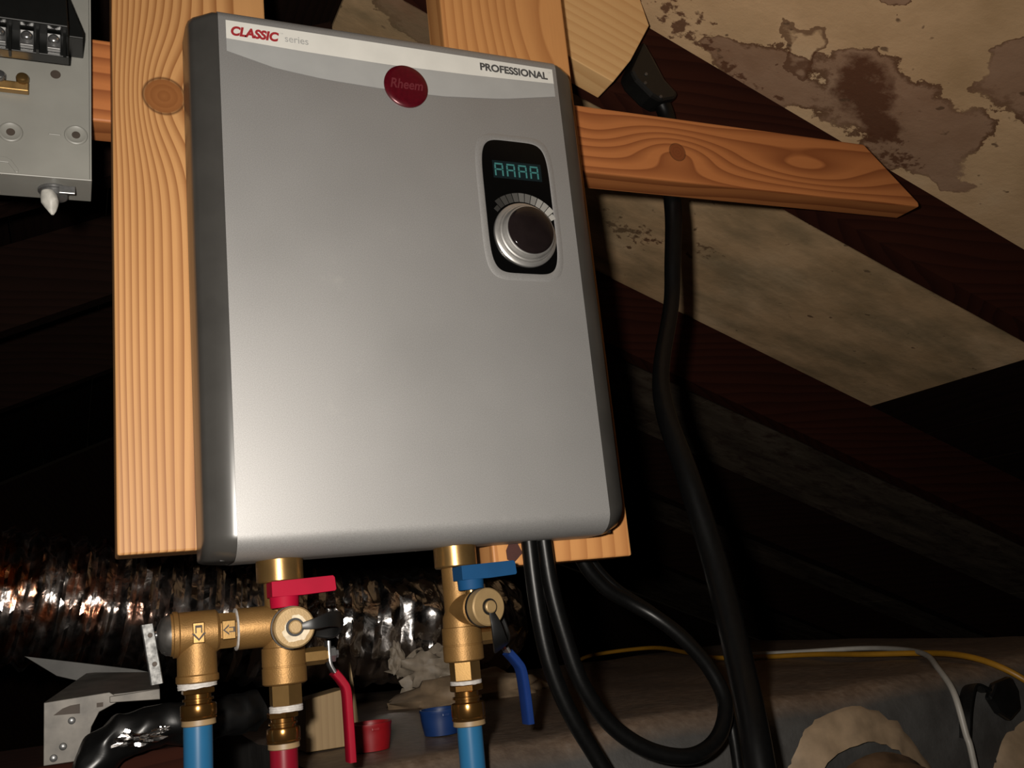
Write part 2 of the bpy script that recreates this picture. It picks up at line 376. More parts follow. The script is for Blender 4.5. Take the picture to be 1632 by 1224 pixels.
rafter(False, .44, .14, .14, 'dark brown rafter just under the grey electrical box')
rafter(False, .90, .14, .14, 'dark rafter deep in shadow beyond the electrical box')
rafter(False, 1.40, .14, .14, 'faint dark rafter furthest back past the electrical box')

# ------------------------------------------------------------------ new lumber
YB0, YB1 = .055, .093
def board(name, b, mat, label, bevel=.0018): return tag(b.build(name, mat, None, 0, bevel), label, 'board')
M['wood_left'] = wood('pine_left', (.53, .275, .105), (.215, .070, .015), 0, 2, 115, [(-.0236, .380, .028, .055, 3.2, .0185)], -900, .75, 1.1)
b = B(); b.box(.0312, .159, YB0, YB1, 1.263, 1.96); board('upright_board', b, M['wood_left'], 'orange pine upright board with oval knot beside the grey electrical box')
M['wood_right'] = wood('pine_right', (.58, .275, .095), (.27, .085, .02), 0, 2, 70, [(.01, .56, .05, .12, 2.5, 0)], 0, .8, .7)
b = B(); b.box(.331, .469, YB0, YB1, 1.231, 1.94); board('upright_board', b, M['wood_right'], 'orange pine upright board behind the heater with a dark bark mark at its foot')
bk = B(); bk.lathe([(0,.008),(.0006,.0078)], (.3505, YB0-.0004, 1.2445), (0,-1,0), 9)
for i, p in enumerate(bk.v): p.x = .3505 + (p.x-.3505)*(.9+.25*math.sin(i*2.1)); p.z = 1.2445 + (p.z-1.2445)*(1.3+.3*math.sin(i*1.3+1))
up2 = bpy.data.objects['upright_board.001']; OFF[up2.name] = Vector(up2.location)
bk.build('bark_mark', plain('dark_bark', (.055, .014, .010), .7), up2, 0)
M['wood_beam'] = wood('fir_crosspiece', (0.468, 0.169, 0.052), (0.1755, 0.0442, 0.0117), 2, 0, 70, [(.036, .3286, .024, .055, -2.2, .0115), (.030, .52, .022, .10, 1.8, 0), (.05, .22, .02, .05, 1.0, 0)], 0, 1.0, 1.0)
M['wood_beam2'] = M['wood_beam']
b = B(); b.prism([(-.40,1.634),(-.40,1.712),(.902,1.712),(.976,1.640),(.976,1.634)], .093, .131)
board('crosspiece', b, M['wood_beam'], 'reddish fir crosspiece with round knot and angled cut end', .002)
M['wood_pale'] = wood('pale_pine_offcut', (0.645, 0.3996, 0.1775), (0.435, 0.2072, 0.071), 2, 0, 75, (), 0, .8, .6, ang=.41)
b = B(); b.prism([(.36,1.854),(.563,1.765),(.591,1.797),(.624,1.848),(.615,1.8885),(.60,1.8945),(.36,1.9975)], .120, .157)
o = board('sister_board', b, M['wood_pale'], 'pale new pine board nailed along the rafter, cut at an angle', .001)

# ------------------------------------------------------------------ tankless heater
XL, XR, ZB, ZT, YBK = .1095, .4195, 1.2495, 1.6985, .052
heater = thing('tankless_water_heater', (.2645, .03, ZB), 'silver wall-mounted electric tankless water heater with dial and digital display', 'water heater')
def profile(y0, zb, zt):
    p = [(YBK, zb)]
    for i in range(11):                               # lower bend, quarter ellipse
        a = math.pi/2*i/10; p.append((y0+.024*(1-math.sin(a)), zb+.019*(1-math.cos(a))))
    for i in range(9):                                # upper bend
        a = math.pi/2*i/8; p.append((y0+.010*(1-math.cos(a)), zt-.009*(1-math.sin(a))))
    p.append((YBK, zt)); return p
b = B(); pf = profile(0, ZB, ZT)
b.grid([[(x, y, z) for y, z in pf] for x in (XL, (XL+XR)/2, XR)])
cover = b.build('front_cover', M['silver'], heater, 40)
def side(sgn, xe, corner):
    b = B(); rows = []
    for o_, y0 in ((0, .0006), (.004, .0012), (.018, .0088), (.0215, .013), (.0225, .02), (.0225, YBK)):
        q = o_/.0225; rise = corner*(1-math.sqrt(max(0, 1-q**2.2)))
        rows.append([(xe+sgn*o_, min(y, YBK), z) for y, z in profile(y0, ZB+.0004+rise, ZT-.0004-.004*q*q)])
    b.grid(rows); return b.build('side_panel', M['dark_side'], heater, 50)
side(-1, XL, .004); side(1, XR, .014)
b = B(); b.box(XL-.018, XR+.018, .046, .0545, ZB+.008, ZT-.006); b.build('back_plate', M['black_metal'], heater, 0)
b = B(); b.box(XL-.01, XR+.01, .02, .05, ZB+.0015, ZB+.004); b.build('bottom_plate', M['black_metal'], heater, 0)
# label strip: white band over a pale grey swoosh
lab_w, lab_g = [], []
def interp(pts, x):
    for (a, za), (c, zc) in zip(pts, pts[1:]):
        if x <= c: return za + (zc-za)*(x-a)/(c-a)
    return pts[-1][1]
X0, X1 = .1155, .4155; n = 24
wt = [(X0,1.6704),(.18,1.6683),(.25,1.6673),(.33,1.6688),(X1,1.6722)]; gt = [(X0,1.6590),(.1548,1.6490),(.1965,1.6447),(.2442,1.6432),(.3002,1.6434),(.3595,1.6488),(X1,1.6589)]
b = B(); b.grid([[(X0+(X1-X0)*i/n, -.0004, 1.6872) for i in range(n+1)], [(X0+(X1-X0)*i/n, -.0004, interp(wt, X0+(X1-X0)*i/n)) for i in range(n+1)]]); lab = b.build('label_strip', M['label_white'], heater, 0)
b = B(); b.grid([[(X0+(X1-X0)*i/n, -.0003, interp(wt, X0+(X1-X0)*i/n)) for i in range(n+1)], [(X0+(X1-X0)*i/n, -.0003, interp(gt, X0+(X1-X0)*i/n)) for i in range(n+1)]]); b.build('label_swoosh', M['label_grey'], lab, 0)
text_mesh('lettering', 'CLASSIC', .1193, 1.6735, -.0007, .0090, .0392, M['print_red'], lab, .22, .05)
text_mesh('lettering', 'series', .1632, 1.6748, -.0007, .0062, .0198, M['print_grey'], lab, 0, .01)
text_mesh('lettering', 'PROFESSIONAL', .3405, 1.6752, -.0007, .0078, .0690, M['print_dark'], lab, 0, .04)
text_mesh('lettering', 'TM', .1592, 1.6812, -.0007, .0014, .0026, M['print_grey'], lab)
text_mesh('lettering', 'TM', .4104, 1.6822, -.0007, .0014, .0026, M['print_grey'], lab)
b = B(); b.lathe([(0,.0200),(.0018,.0200),(.0026,.0192),(.0030,.0150),(.0031,.0040)], (.2670, 0, 1.6478), (0,-1,0), 48); bad = b.build('badge', M['badge'], heater, 40)
text_mesh('badge_lettering', 'Rheem', .2520, 1.6440, -.0033, .0095, .0300, M['badge_print'], bad, .25, .02)
# control panel
CX, CZ = .3652, 1.5428
def bez(hw, z0, z1):                                  # rounded oblong outline
    hz = (z1-z0)/2; zc = (z0+z1)/2; out = []
    for i in range(96):
        a = 2*math.pi*i/96; c, q = math.cos(a), math.sin(a)
        out.append((CX+hw*math.copysign(abs(c)**.36, c), zc+hz*math.copysign(abs(q)**.36, q)))
    return out
b = B(); o1 = bez(.0390, 1.4730, 1.6130); o2 = bez(.0345, 1.4780, 1.6080); o3 = bez(.0330, 1.4795, 1.6065)
b.grid([[(x,0,z) for x,z in o1], [(x,-.0012,z) for x,z in o2], [(x,-.0006,z) for x,z in o3]], True); b.build('display_surround', M['silver'], heater, 60)
b = B(); b.prism(o3, -.0009, .001); bezel = b.build('control_panel', M['gloss_black'], heater, 0)
b = B(); b.box(.3425, .3905, -.0013, -.0008, 1.5690, 1.5858); disp = b.build('display', M['display'], bezel, 0)
for d in range(4):
    b = B(); x0 = .3440 + d*.01165; wd, hh, s = .0085, .0122, .0014; z0 = 1.5711; y0, y1 = -.0016, -.0013
    g = .0004
    b.box(x0+g, x0+wd-g, y0, y1, z0+hh-s, z0+hh); b.box(x0+s+g, x0+wd-s-g, y0, y1, z0+hh/2-s/2, z0+hh/2+s/2)
    for xx in (x0, x0+wd-s): b.box(xx, xx+s, y0, y1, z0+hh/2+g, z0+hh-s-g); b.box(xx, xx+s, y0, y1, z0, z0+hh/2-g)
    b.build('display_digit', M['segment'], disp, 0)
KX, KZ = .3672, 1.5154
for i in range(12):                                   # printed heat scale round the dial
    a0 = math.radians(140 - i*9.3); a1 = math.radians(140 - i*9.3 - 8.3); r0, r1 = .0320, .0405 - (.004 if i == 0 else 0) - (.003 if i == 11 else 0)
    b = B(); b.add([(KX+r*math.cos(a), -.0012, KZ+r*math.sin(a)) for r, a in ((r0,a0),(r1,a0),(r1,(a0+a1)/2),(r1,a1),(r0,a1),(r0,(a0+a1)/2))], [(0,1,2,5),(5,2,3,4)])
    b.build('scale_mark', M['tick%d' % min(6, i*7//11)], bezel, 0)
b = B(); b.lathe([(0,.0302),(.0020,.0300),(.0030,.0285),(.0032,.0268),(.0055,.0262),(.0060,.0250),(.0100,.0243),(.0120,.0232),(.0125,.0220)], (KX, -.0009, KZ), (0,-1,0), 64); dial = b.build('dial_ring', M['satin_steel'], bezel, 30)
b = B(); b.lathe([(0,.0221),(.0010,.0219),(.0022,.0200),(.0030,.0160),(.0034,.0100),(.0036,.0040),(.0036,.0005)], (KX, -.0134, KZ), (0,-1,0), 64); b.build('dial_face', M['dark_chrome'], dial, 50)

# ------------------------------------------------------------------ plumbing
def hex_ring(b, x, y, z0, z1, r): return b.lathe([(0,r*.94),(.0006,r),(z0-z1-.0006,r),(z0-z1,r*.94)], (x,y,z0), (0,0,-1), 6, .5)
YP = .035
def push_fitting(x, ztop, r, label, s=1.0):
    t = thing('push_fitting', (x, YP, ztop-.045*s), label, 'pipe fitting', 'bronze push fittings')
    b = B(); hex_ring(b, x, YP, ztop, ztop-.0055*s, r*.98); b.build('hex_nut', M['copper'], t, 20)
    b = B(); b.lathe([(0,r*.72),(.004*s,r*.72),(.0045*s,r*.86),(.0065*s,r*.86),(.007*s,r*.74),(.009*s,r*.74),(.010*s,r*.97),(.012*s,r),(.020*s,r),(.0215*s,r*.96),(.0225*s,r*1.0),(.024*s,r*.98),(.0245*s,r*.9)], (x,YP,ztop-.0055*s), (0,0,-1), 40); b.build('shell', M['copper'], t, 35)
    b = B(); b.lathe([(0,r*.93),(.0035,r*.95),(.004,r*.9)], (x,YP,ztop-.030*s), (0,0,-1), 40); b.build('release_collar', M['tan_plastic'], t, 35)
    return ztop-.034*s
def pipe(name, x0, x1, ztop, mat, label, grp=None):
    b = B(); b.tube(spline([(x0,YP,ztop),(x0*.6+x1*.4,YP,ztop-.1),(x1,YP,.9),(x1,YP,.60)], 8), .0101, 32); return tag(b.build(name, mat, None, 40), label, 'pipe', grp)
def tape_ring(root, org, axis, r, wd):
    b = B(); pr = [(0,r*.96)]
    for i in range(5): pr += [(wd*(i+.2)/5, r*(1+.02*(i%2))), (wd*(i+.8)/5, r*(1.01-.015*(i%2)))]
    pr += [(wd, r*.96)]; b.lathe(pr, org, axis, 32)
    for p in b.v: p += Vector((0,0,1))*noise.noise(p*300)*.0006
    return b.build('thread_tape', M['tape'], root, 40)
def arrow(b, cx_, cz_, y, s, left):
    pts = [(-.5,.0),(.0,.45),(.0,.22),(.5,.22),(.5,-.22),(.0,-.22),(.0,-.45)]
    inner = [(p[0]*.68, p[1]*.62) for p in pts]
    def tr(p): return (cx_+p[0]*s, y, cz_+p[1]*s) if left else (cx_+p[1]*s, y, cz_+p[0]*s)
    return b.grid([[tr(p) for p in pts], [tr(p) for p in inner]], True)

def service_valve(name, label, X, yaw, hmat, vmat, hlabel, lever):
    t = thing(name, (X, YP, 1.2505), label, 'valve')
    P_ = 1.1988                                       # height of the drain port
    b = B(); b.lathe([(0,.0165),(.0008,.0176),(.0165,.0176),(.0175,.0168),(.0180,.0135)], (X,YP,1.2505), (0,0,-1), 40); b.build('union_nut', M['brass_turned'], t, 30)
    b = B(); b.lathe([(0,.0124),(.035,.0124),(.040,.0146),(.0475,.0148),(.048,.0160),(.061,.0162),(.0612,.0158),(.0622,.0158),(.0624,.0163),(.0735,.0163),(.0745,.0150),(.0750,.0118)], (X,YP,1.2330), (0,0,-1), 44); body = b.build('body', M['brass'], t, 28)
    b = B(); hex_ring(b, X, YP, 1.1585, 1.1435, .0124); b.build('hex_end', M['brass_turned'], t, 20)
    dx, dy = math.sin(yaw), -math.cos(yaw); A = (dx, dy, 0)
    b = B(); b.lathe([(0,.0120),(.024,.0122),(.0255,.0140),(.0285,.0140),(.0290,.0124),(.0305,.0124),(.031,.0138),(.034,.0138)], (X,YP,P_), A, 40); b.build('drain_port', M['brass'], t, 30)
    cap = B(); cap.lathe([(0,.0138),(.0005,.0146),(.0095,.0146),(.0105,.0136),(.0106,.0135)], (X+dx*.0345,YP+dy*.0345,P_), A, 48); cp = cap.build('drain_cap', M['brass_cap'], t, 30)
    b = B(); b.lathe([(0,.0152),(.0022,.0152)], (X+dx*.0335,YP+dy*.0335,P_), A, 40); b.build('cap_washer', M['rubber'], cp, 30)
    fx, fy = X+dx*.0450, YP+dy*.0450
    b = B(); b.lathe([(0,.0048),(.0030,.0048),(.0036,.0040)], (fx,fy,P_), A, 24); b.build('cap_stud', M['brass_cap'], cp, 30)
    ring = B(); ring.grid([[Vector((fx,fy,P_))+Vector((math.cos(yaw)*math.cos(a)*r, math.sin(yaw)*math.cos(a)*r, math.sin(a)*r))+Vector(A)*d for a in [2*math.pi*i/24 for i in range(24)]] for r, d in ((.0049,.0001),(.0049,.0014),(.0064,.0014),(.0064,.0001))], True); ring.build('strap_eye', M['rubber'], cp, 40)
    # small quarter-turn handle on top of the drain port
    hx, hy = X+dx*.025-.0025, YP+dy*.025
    b = B(); b.lathe([(0,.0050),(.0075,.0050)], (hx,hy,P_+.008), (0,0,1), 24); b.build('handle_stem', M['brass_turned'], t, 30)
    b = B(); b.lathe([(0,.0098),(.0005,.0102),(.0085,.0106),(.0105,.0106),(.0110,.0104)], (hx,hy,P_+.0145), (0,0,1), 40)
    b.prism([(hx-.0106,P_+.0225),(hx-.0106,P_+.0335),(hx+.0345,P_+.0345),(hx+.0358,P_+.0330),(hx+.0365,P_+.0245),(hx+.0355,P_+.0232),(hx+.012,P_+.0222)], hy-.0109, hy+.0109)
    b.build('drain_handle', hmat, t, 30, .0009)
    # main lever on the right side
    ZL = 1.1760
    b = B(); b.lathe([(0,.0066),(.016,.0066),(.0162,.0056),(.020,.0056)], (X+.0145,YP,ZL), (1,0,0), 6, .5); b.build('lever_stem', M['brass_turned'], t, 20)
    b = B(); b.lathe([(0,.0060),(.004,.0060),(.0041,.0032),(.0065,.0032)], (X+.0345,YP,ZL), (1,0,0), 6, .2); b.build('lever_nut', M['chrome'], t, 20)
    b = B(); b.tube(spline(lever[:4], 6), .0062, 12, .0013, (0,1,0)); lv = b.build('lever', M['chrome'], t, 40)
    b = B(); b.tube(spline(lever[3:], 8), .0072, 16, .0031, (0,1,0)); b.build('lever_grip', vmat, lv, 40)
    return t, (fx, fy, P_)
XH, XC = .1452, .2885
hot, hf = service_valve('service_valve', 'brass service valve with red handles under the left side of the heater', XH, .0, M['red_plastic'], M['red_vinyl'], 'red',
    [(XH+.0335,YP,1.1860),(XH+.0335,YP,1.1760),(XH+.0340,YP,1.1690),(XH+.0370,YP,1.1625),(XH+.0425,YP,1.1550),(XH+.0455,YP,1.1480),(XH+.0460,YP,1.1300),(XH+.0462,YP,1.0965)])
cold, cf = service_valve('service_valve', 'brass service valve with blue handles beside the black cables', XC, .17, M['blue_plastic'], M['blue_vinyl'], 'blue',
    [(XC+.0335,YP,1.1860),(XC+.0335,YP,1.1760),(XC+.0345,YP,1.1690),(XC+.0385,YP,1.1610),(XC+.0450,YP,1.1530),(XC+.0490,YP,1.1450),(XC+.0505,YP,1.1250),(XC+.0510,YP,1.1030)])
b = B(); cr = []  # pale ragged disc on the hot drain cap: glare painted in as colour
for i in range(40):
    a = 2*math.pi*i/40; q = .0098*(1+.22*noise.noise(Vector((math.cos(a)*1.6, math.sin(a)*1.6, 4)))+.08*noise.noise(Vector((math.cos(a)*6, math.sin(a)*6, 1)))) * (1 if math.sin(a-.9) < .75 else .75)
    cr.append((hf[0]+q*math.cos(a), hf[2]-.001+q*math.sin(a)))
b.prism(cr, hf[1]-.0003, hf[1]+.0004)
b.build('painted_glare', plain('cream_glare_paint', (.55, .46, .33), .7, 0, .12, 300, .3), bpy.data.objects['drain_cap'], 0)
tape_ring(hot, (XH,YP,1.1435), (0,0,-1), .0122, .0045); tape_ring(cold, (XC,YP,1.1435), (0,0,-1), .0126, .0030)
# rubber straps that keep the drain caps
x, y, z = hf
b = B(); b.tube(spline([(x+.004,y-.0008,z),(x+.014,y-.002,z+.0010),(x+.026,y+.002,z+.0030),(x+.036,y+.012,z+.0015),(x+.034,y+.022,z-.005),(x+.024,y+.026,z-.004),(x+.0145,y+.024,z)], 8), lambda t: .0022+.0042*math.sin(min(1,t*1.6)*math.pi/2), 12, .0012, (0,0,1)); b.build('cap_strap', M['rubber'], hot, 40)
x, y, z = cf
b = B(); b.tube(spline([(x+.001,y-.0008,z-.004),(x+.003,y-.003,z-.014),(x+.006,y+.000,z-.026),(x+.013,y+.014,z-.032),(x+.020,y+.026,z-.026),(x+.018,y+.030,z-.012),(x+.010,y+.028,z-.004)], 8), lambda t: .0022+.0052*math.sin(min(1,t*1.6)*math.pi/2), 12, .0012, (1,0,0)); b.build('cap_strap', M['rubber'], cold, 40)
# side branch of the hot valve
b = B(); b.lathe([(0,.0150),(.032,.0150),(.034,.0146)], (XH,YP,1.2015), (-1,0,0), 40); b.build('side_branch', M['brass'], hot, 30)
tape_ring(hot, (.1118,YP,1.2015), (-1,0,0), .0150, .0014)
# pressure relief valve
XV = .0832
prv = thing('pressure_relief_valve', (XV, YP, 1.166), 'brass relief valve with steel test lever joined to the red-handled valve', 'valve')
b = B(); b.lathe([(0,.0128),(.0035,.0136),(.0115,.0136),(.0135,.0146)], (.1105,YP,1.2015), (-1,0,0), 8, .5); b.build('inlet_hex', M['brass'], prv, 20)
b = B(); b.lathe([(0,.0142),(.0015,.0154),(.0270,.0154),(.0280,.0164),(.0310,.0164),(.0315,.0150),(.0330,.0150)], (.0980,YP,1.2020), (-1,0,0), 44); b.build('body', M['brass'], prv, 28)
b = B(); b.lathe([(0,.0136),(.0290,.0140),(.0300,.0150),(.0340,.0150),(.0350,.0138)], (XV,YP,1.2020), (0,0,-1), 40); b.build('outlet', M['brass'], prv, 28)
b = B(); b.lathe([(0,.0146),(.003,.0140),(.006,.0118),(.008,.0080),(.009,.0040)], (.0650,YP,1.2020), (-1,0,0), 40); bn = b.build('bonnet', M['dark_steel'], prv, 40)
b = B(); b.lathe([(0,.0030),(.004,.0030)], (.0565,YP,1.2030), (-1,0,0), 16); b.build('test_pin', M['chrome'], bn, 30)
b = B()
lvp = [(.0493,1.2115),(.0508,1.2020),(.0523,1.1910),(.0540,1.1800),(.0553,1.1700)]
rows = []
for i, (lx, lz) in enumerate(lvp): rows.append([(lx-.0042,YP-.006+.003,lz-.0006),(lx-.0040,YP-.008,lz-.0006),(lx+.0040,YP-.008,lz),(lx+.0042,YP-.006+.003,lz),(lx+.0030,YP+.006,lz),(lx-.0030,YP+.006,lz)])
b.grid(rows, True); n0 = len(rows)-1; b.add(rows[0]+rows[-1], [(0,1,2,3,4,5),(11,10,9,8,7,6)]); tl = b.build('test_lever', plain('dull_plated_steel', (0.132, 0.132, 0.129),   .5, .7, .35, 260, .3), prv, 30, .0006)
for hx_, hz_ in ((.0512,1.2035),(.0538,1.1835)):
    b = B(); b.lathe([(0,.0017),(.0006,.0015)], (hx_,YP-.0080,hz_), (0,-1,0), 16); b.build('rivet', M['hole'], tl, 0)
b = B(); b.box(.0790,.0872,YP-.0165,YP-.013,1.1945,1.2090); p1 = b.build('cast_plate', M['brass_turned'], prv, 0, .0006)
b = B(); arrow(b, .0831, 1.2015, YP-.0167, .0110, False); b.build('cast_arrow', M['hole'], p1, 0)
b = B(); b.box(.0995,.1090,YP-.0148,YP-.011,1.1950,1.2085); p2 = b.build('cast_plate', M['brass_turned'], prv, 0, .0006)
b = B(); arrow(b, .1042, 1.2018, YP-.0150, .0085, True); b.build('cast_arrow', M['hole'], p2, 0)
tape_ring(prv, (XV-.0005,YP,1.1690), (0.05,0,-1), .0136, .0055)
zf1 = push_fitting(XV, 1.1635, .0126, 'bronze push fitting below the brass relief valve', .72)
zf2 = push_fitting(XH-.0030, 1.1390, .0122, 'bronze push fitting on the red pipe', .72)
zf3 = push_fitting(XC-.0002, 1.1405, .0136, 'bronze push fitting under the blue-handled valve', .92)
pipe('water_pipe', XV-.0006, XV-.004, zf1+.004, M['pex_blue'], 'blue plastic water pipe below the relief valve')
pipe('water_pipe', XH-.0032, XH-.006, zf2+.004, M['pex_red'], 'red plastic water pipe below the red-handled valve')
pipe('water_pipe', XC-.0004, XC-.001, zf3+.004, M['pex_blue'], 'blue plastic water pipe below the blue-handled valve')

# ------------------------------------------------------------------ electrical box
box = thing('electrical_box', (-.09, .0725, 1.560), 'open grey metal electrical box with terminals beside the upright board', 'electrical box')
BX0, BX1, BZ0, BZ1, BY0, BY1 = -.20, .0155, 1.5605, 1.93, .052, .0925
b = B(); b.box(BX0, BX1, BY1-.0014, BY1, BZ0, BZ1); back = b.build('back_panel', M['grey_paint'], box, 0)
b = B(); b.box(BX0, BX1, BY0, BY1, BZ0-.0014, BZ0); flange = b.build('bottom_flange', M['grey_paint'], box, 0, .0005)
b = B(); b.box(BX1-.0012, BX1, BY0+.012, BY1, BZ0, BZ1); b.build('side_wall', M['grey_paint'], box, 0)
b = B(); b.box(BX0, BX0+.0012, BY0, BY1, BZ0, BZ1); b.build('side_wall', M['grey_paint'], box, 0)
YI = BY1-.0014
for hx_, hz_ in ((-.0445,1.6145),(.0042,1.6175)):     # mounting dimples
    b = B(); b.lathe([(0,.0092),(.0012,.0086),(.0016,.0076),(.0010,.0062),(.0006,.0035)], (hx_,YI,hz_), (0,-1,0), 32); dm = b.build('mounting_dimple', M['grey_paint'], box, 40)
    b = B(); b.lathe([(0,.0033),(.0004,.0031)], (hx_,YI-.0006,hz_), (0,-1,0), 20); b.build('screw_hole', M['hole'], dm, 0)
b = B(); b.lathe([(0,.0040),(.0004,.0038)], (-.0115,YI,1.672), (0,-1,0), 20); b.build('screw_hole', M['hole'], box, 0)
b = B(); b.box(-.0165,-.0075,YI-.001,YI,1.6155,1.6170); b.build('knockout_edge', M['grey_paint'], box, 0, .0004)
b = B(); b.prism([(-.20,1.592),(-.048,1.592),(-.044,1.590),(-.0385,1.582),(-.0385,1.579),(-.0405,1.579),(-.046,1.587),(-.20,1.589)], YI-.0012, YI); b.build('stamped_tab', M['grey_paint'], box, 0, .0004)
gb = B(); gb.box(-.20, -.0312, YI-.008, YI-.001, 1.6490, 1.6570); bar = gb.build('ground_bar', M['brass_turned'], box, 0, .0008)
for i in range(9):
    b = B(); b.lathe([(0,.0050),(.003,.0050),(.0045,.0042),(.0050,.0025)], (-.0360-i*.0170,YI-.006,1.6595), (0,-1,0.25), 20); b.build('terminal_screw', M['chrome'] if i % 2 else M['brass_turned'], bar, 40)
bb = B(); bb.prism([(-.20,1.690),(.0100,1.690),(.0100,1.6960),(-.006,1.740),(-.006,1.80),(-.20,1.80)], .060, YI); blk = bb.build('terminal_block', M['black_plastic'], box, 0, .0008)
b = B(); b.box(-.20,-.0010,.0520,.0640,1.6660,1.7000); b.build('terminal_shelf', M['black_plastic'], blk, 0, .0006)
b = B(); b.prism([(-.20,1.6845),(-.0015,1.6845),(-.0035,1.722),(-.20,1.722)], .038, .0600); b.build('breaker_front', M['black_plastic'], blk, 0, .001)
for i in range(5):
    lx = -.0122 - i*.0195
    b = B(); b.box(lx-.0052, lx+.0052, .0470, .0522, 1.6690, 1.6830); lg = b.build('lug', M['chrome'], blk, 0, .0008)
    b = B(); b.lathe([(0,.0042),(.002,.0042),(.0035,.0034),(.0042,.0015)], (lx, .0470, 1.6765), (0,-1,.15), 20); b.build('lug_screw', M['chrome'], lg, 45)
    b = B(); b.box(lx+.0068, lx+.0088, .0430, .0522, 1.6640 - (.004 if i in (0,2) else 0), 1.6850); b.build('divider', M['black_plastic'], blk, 0)
b = B(); b.lathe([(0,.0115),(.001,.0120),(.0025,.0118),(.003,.0102),(.0075,.0100),(.0080,.0084)], (-.012,.0735,BZ0-.0014), (0,0,-1), 30); cn = b.build('cable_connector', M['zinc'], box, 35)
b = B(); b.box(-.0085,.0035,.058,.0605,1.5495,1.5560); b.build('clamp_tab', M['zinc'], cn, 0, .0006)
b = B(); pr = [(0,.0045),(.004,.0062),(.009,.0066),(.013,.0050),(.017,.0030),(.020,.0010)]
b.lathe(pr, (-.0155,.066,1.5535), (0.12,0,-1), 16)
for p in b.v: p += Vector((noise.noise(p*140), noise.noise(p*140+Vector((5,0,0))), 0))*.0018
b.build('putty_plug', M['putty'], cn, 50)

# ------------------------------------------------------------------ cables
b = B(); b.prism([(.6200,1.8330),(.6080,1.8120),(.5950,1.7900),(.6000,1.7780),(.6190,1.7600),(.6330,1.7540),(.6520,1.7600),(.6580,1.7680),(.6420,1.7850),(.6300,1.8120)], .128, .157)
conn = thing('cable_connector', (.63,.145,1.755), 'black plastic cable connector fixed to the rafter by the pale board', 'connector')
ob = b.build('housing', M['black_plastic'], conn, 0, .004)
for p in ((.6150,1.7870),(.6120,1.7750),(.6310,1.7600)):
    b = B(); b.lathe([(0,.0022),(.001,.0018)], (p[0],.1278,p[1]), (0,-1,0), 12); b.build('screw', M['dark_steel'], conn, 40)
b = B(); b.tube(spline([(.6400,.1425,1.766),(.6480,.1445,1.742),(.6440,.1446,1.70),(.6390,.1446,1.65),(.635,.144,1.61),(.625,.143,1.560),(.612,.140,1.505),(.572,.118,1.425),(.558,.1,1.373),(.553,.07,1.303),(.549,.04,1.215),(.530,0,1.133),(.502,-.045,1.060),(.48,-.07,.95),(.46,-.05,.75),(.455,-.03,.60)], 9),
    lambda t: .0100 - .0012*math.exp(-((t-.42)/.10)**2) + .0025*min(1, max(0, (t-.48)/.2)), 22)
tag(b.build('power_cable', M['cable'], None, 50), 'thick black power cable dropping from the connector on the rafter', 'cable')
b = B(); b.tube(spline([(.3570,YP,1.262),(.3575,YP,1.219),(.3600,YP,1.177),(.366,YP,1.141),(.379,YP,1.104),(.403,YP,1.059),(.43,.03,1.0),(.44,.02,.85),(.44,.02,.60)], 9), .0071, 18)
tag(b.build('heater_cable', M['cable'], None, 50), 'black cable from the heater hanging straight down past the plenum', 'cable', 'black heater cables')
b = B(); b.tube(spline([(.3720,.038,1.262),(.3755,.04,1.213),(.383,.04,1.170),(.395,.04,1.127),(.418,.04,1.091),(.450,.035,1.066),(.487,.03,1.056),(.520,.034,1.066),(.541,.045,1.092),(.541,.062,1.122),(.532,.085,1.150),(.517,.104,1.172),(.497,.114,1.188),(.470,.117,1.207),(.448,.117,1.240),(.440,.117,1.30),(.440,.116,1.45)], 9), .0071, 18)
tag(b.build('heater_cable', M['cable'], None, 50), 'black cable from the heater curling up in a loop', 'cable', 'black heater cables')
b = B(); b.tube(spline([(.455,.132,1.45),(.455,.133,1.30),(.463,.132,1.245),(.487,.130,1.208),(.520,.116,1.178),(.540,.092,1.150),(.551,.070,1.115),(.555,.060,1.07),(.553,.056,1.0),(.54,.03,.9),(.54,.03,.60)], 9), .0052, 14)
tag(b.build('heater_cable', M['cable'], None, 50), 'thin black cable running down beside the thick power cable', 'cable', 'black heater cables')

# ------------------------------------------------------------------ plenum with its collars
def rounded_plenum():
    x0, x1, y0, y1, z0, z1, r = .185, 1.232, .085, .95, .60, 1.08, .045
    sec = [(y0, z0), (y0, .85)] + [(y0+r*(1-math.cos(a)), z1-r*(1-math.sin(a))) for a in [math.pi/2*i/8 for i in range(9)]]
    sec += [(y0+r+(y1-y0-2*r)*i/14, z1) for i in range(1, 14)] + [(y1-r*(1-math.cos(a)), z1-r*(1-math.sin(a))) for a in [math.pi/2*(1-i/8) for i in range(9)]] + [(y1, z0)]
    rows = []
    for i in range(61):
        x = x0+(x1-x0)*i/60
        rows.append([(x, y+.004*noise.noise(Vector((x*7,y*7,z*7))), z+(.005*noise.noise(Vector((x*9,y*9,3))) if z > 1 else 0)) for y, z in sec])
    b = B(); b.grid(rows); n = len(sec); b.add(rows[0]+rows[-1], [list(range(n)), list(range(2*n-1, n-1, -1))]); return b
plen = thing('air_plenum', (.7, .5, .60), 'grey foil-faced air plenum with dusty top under the heater', 'duct')
rounded_plenum().build('body', M['wrap'], plen, 45)
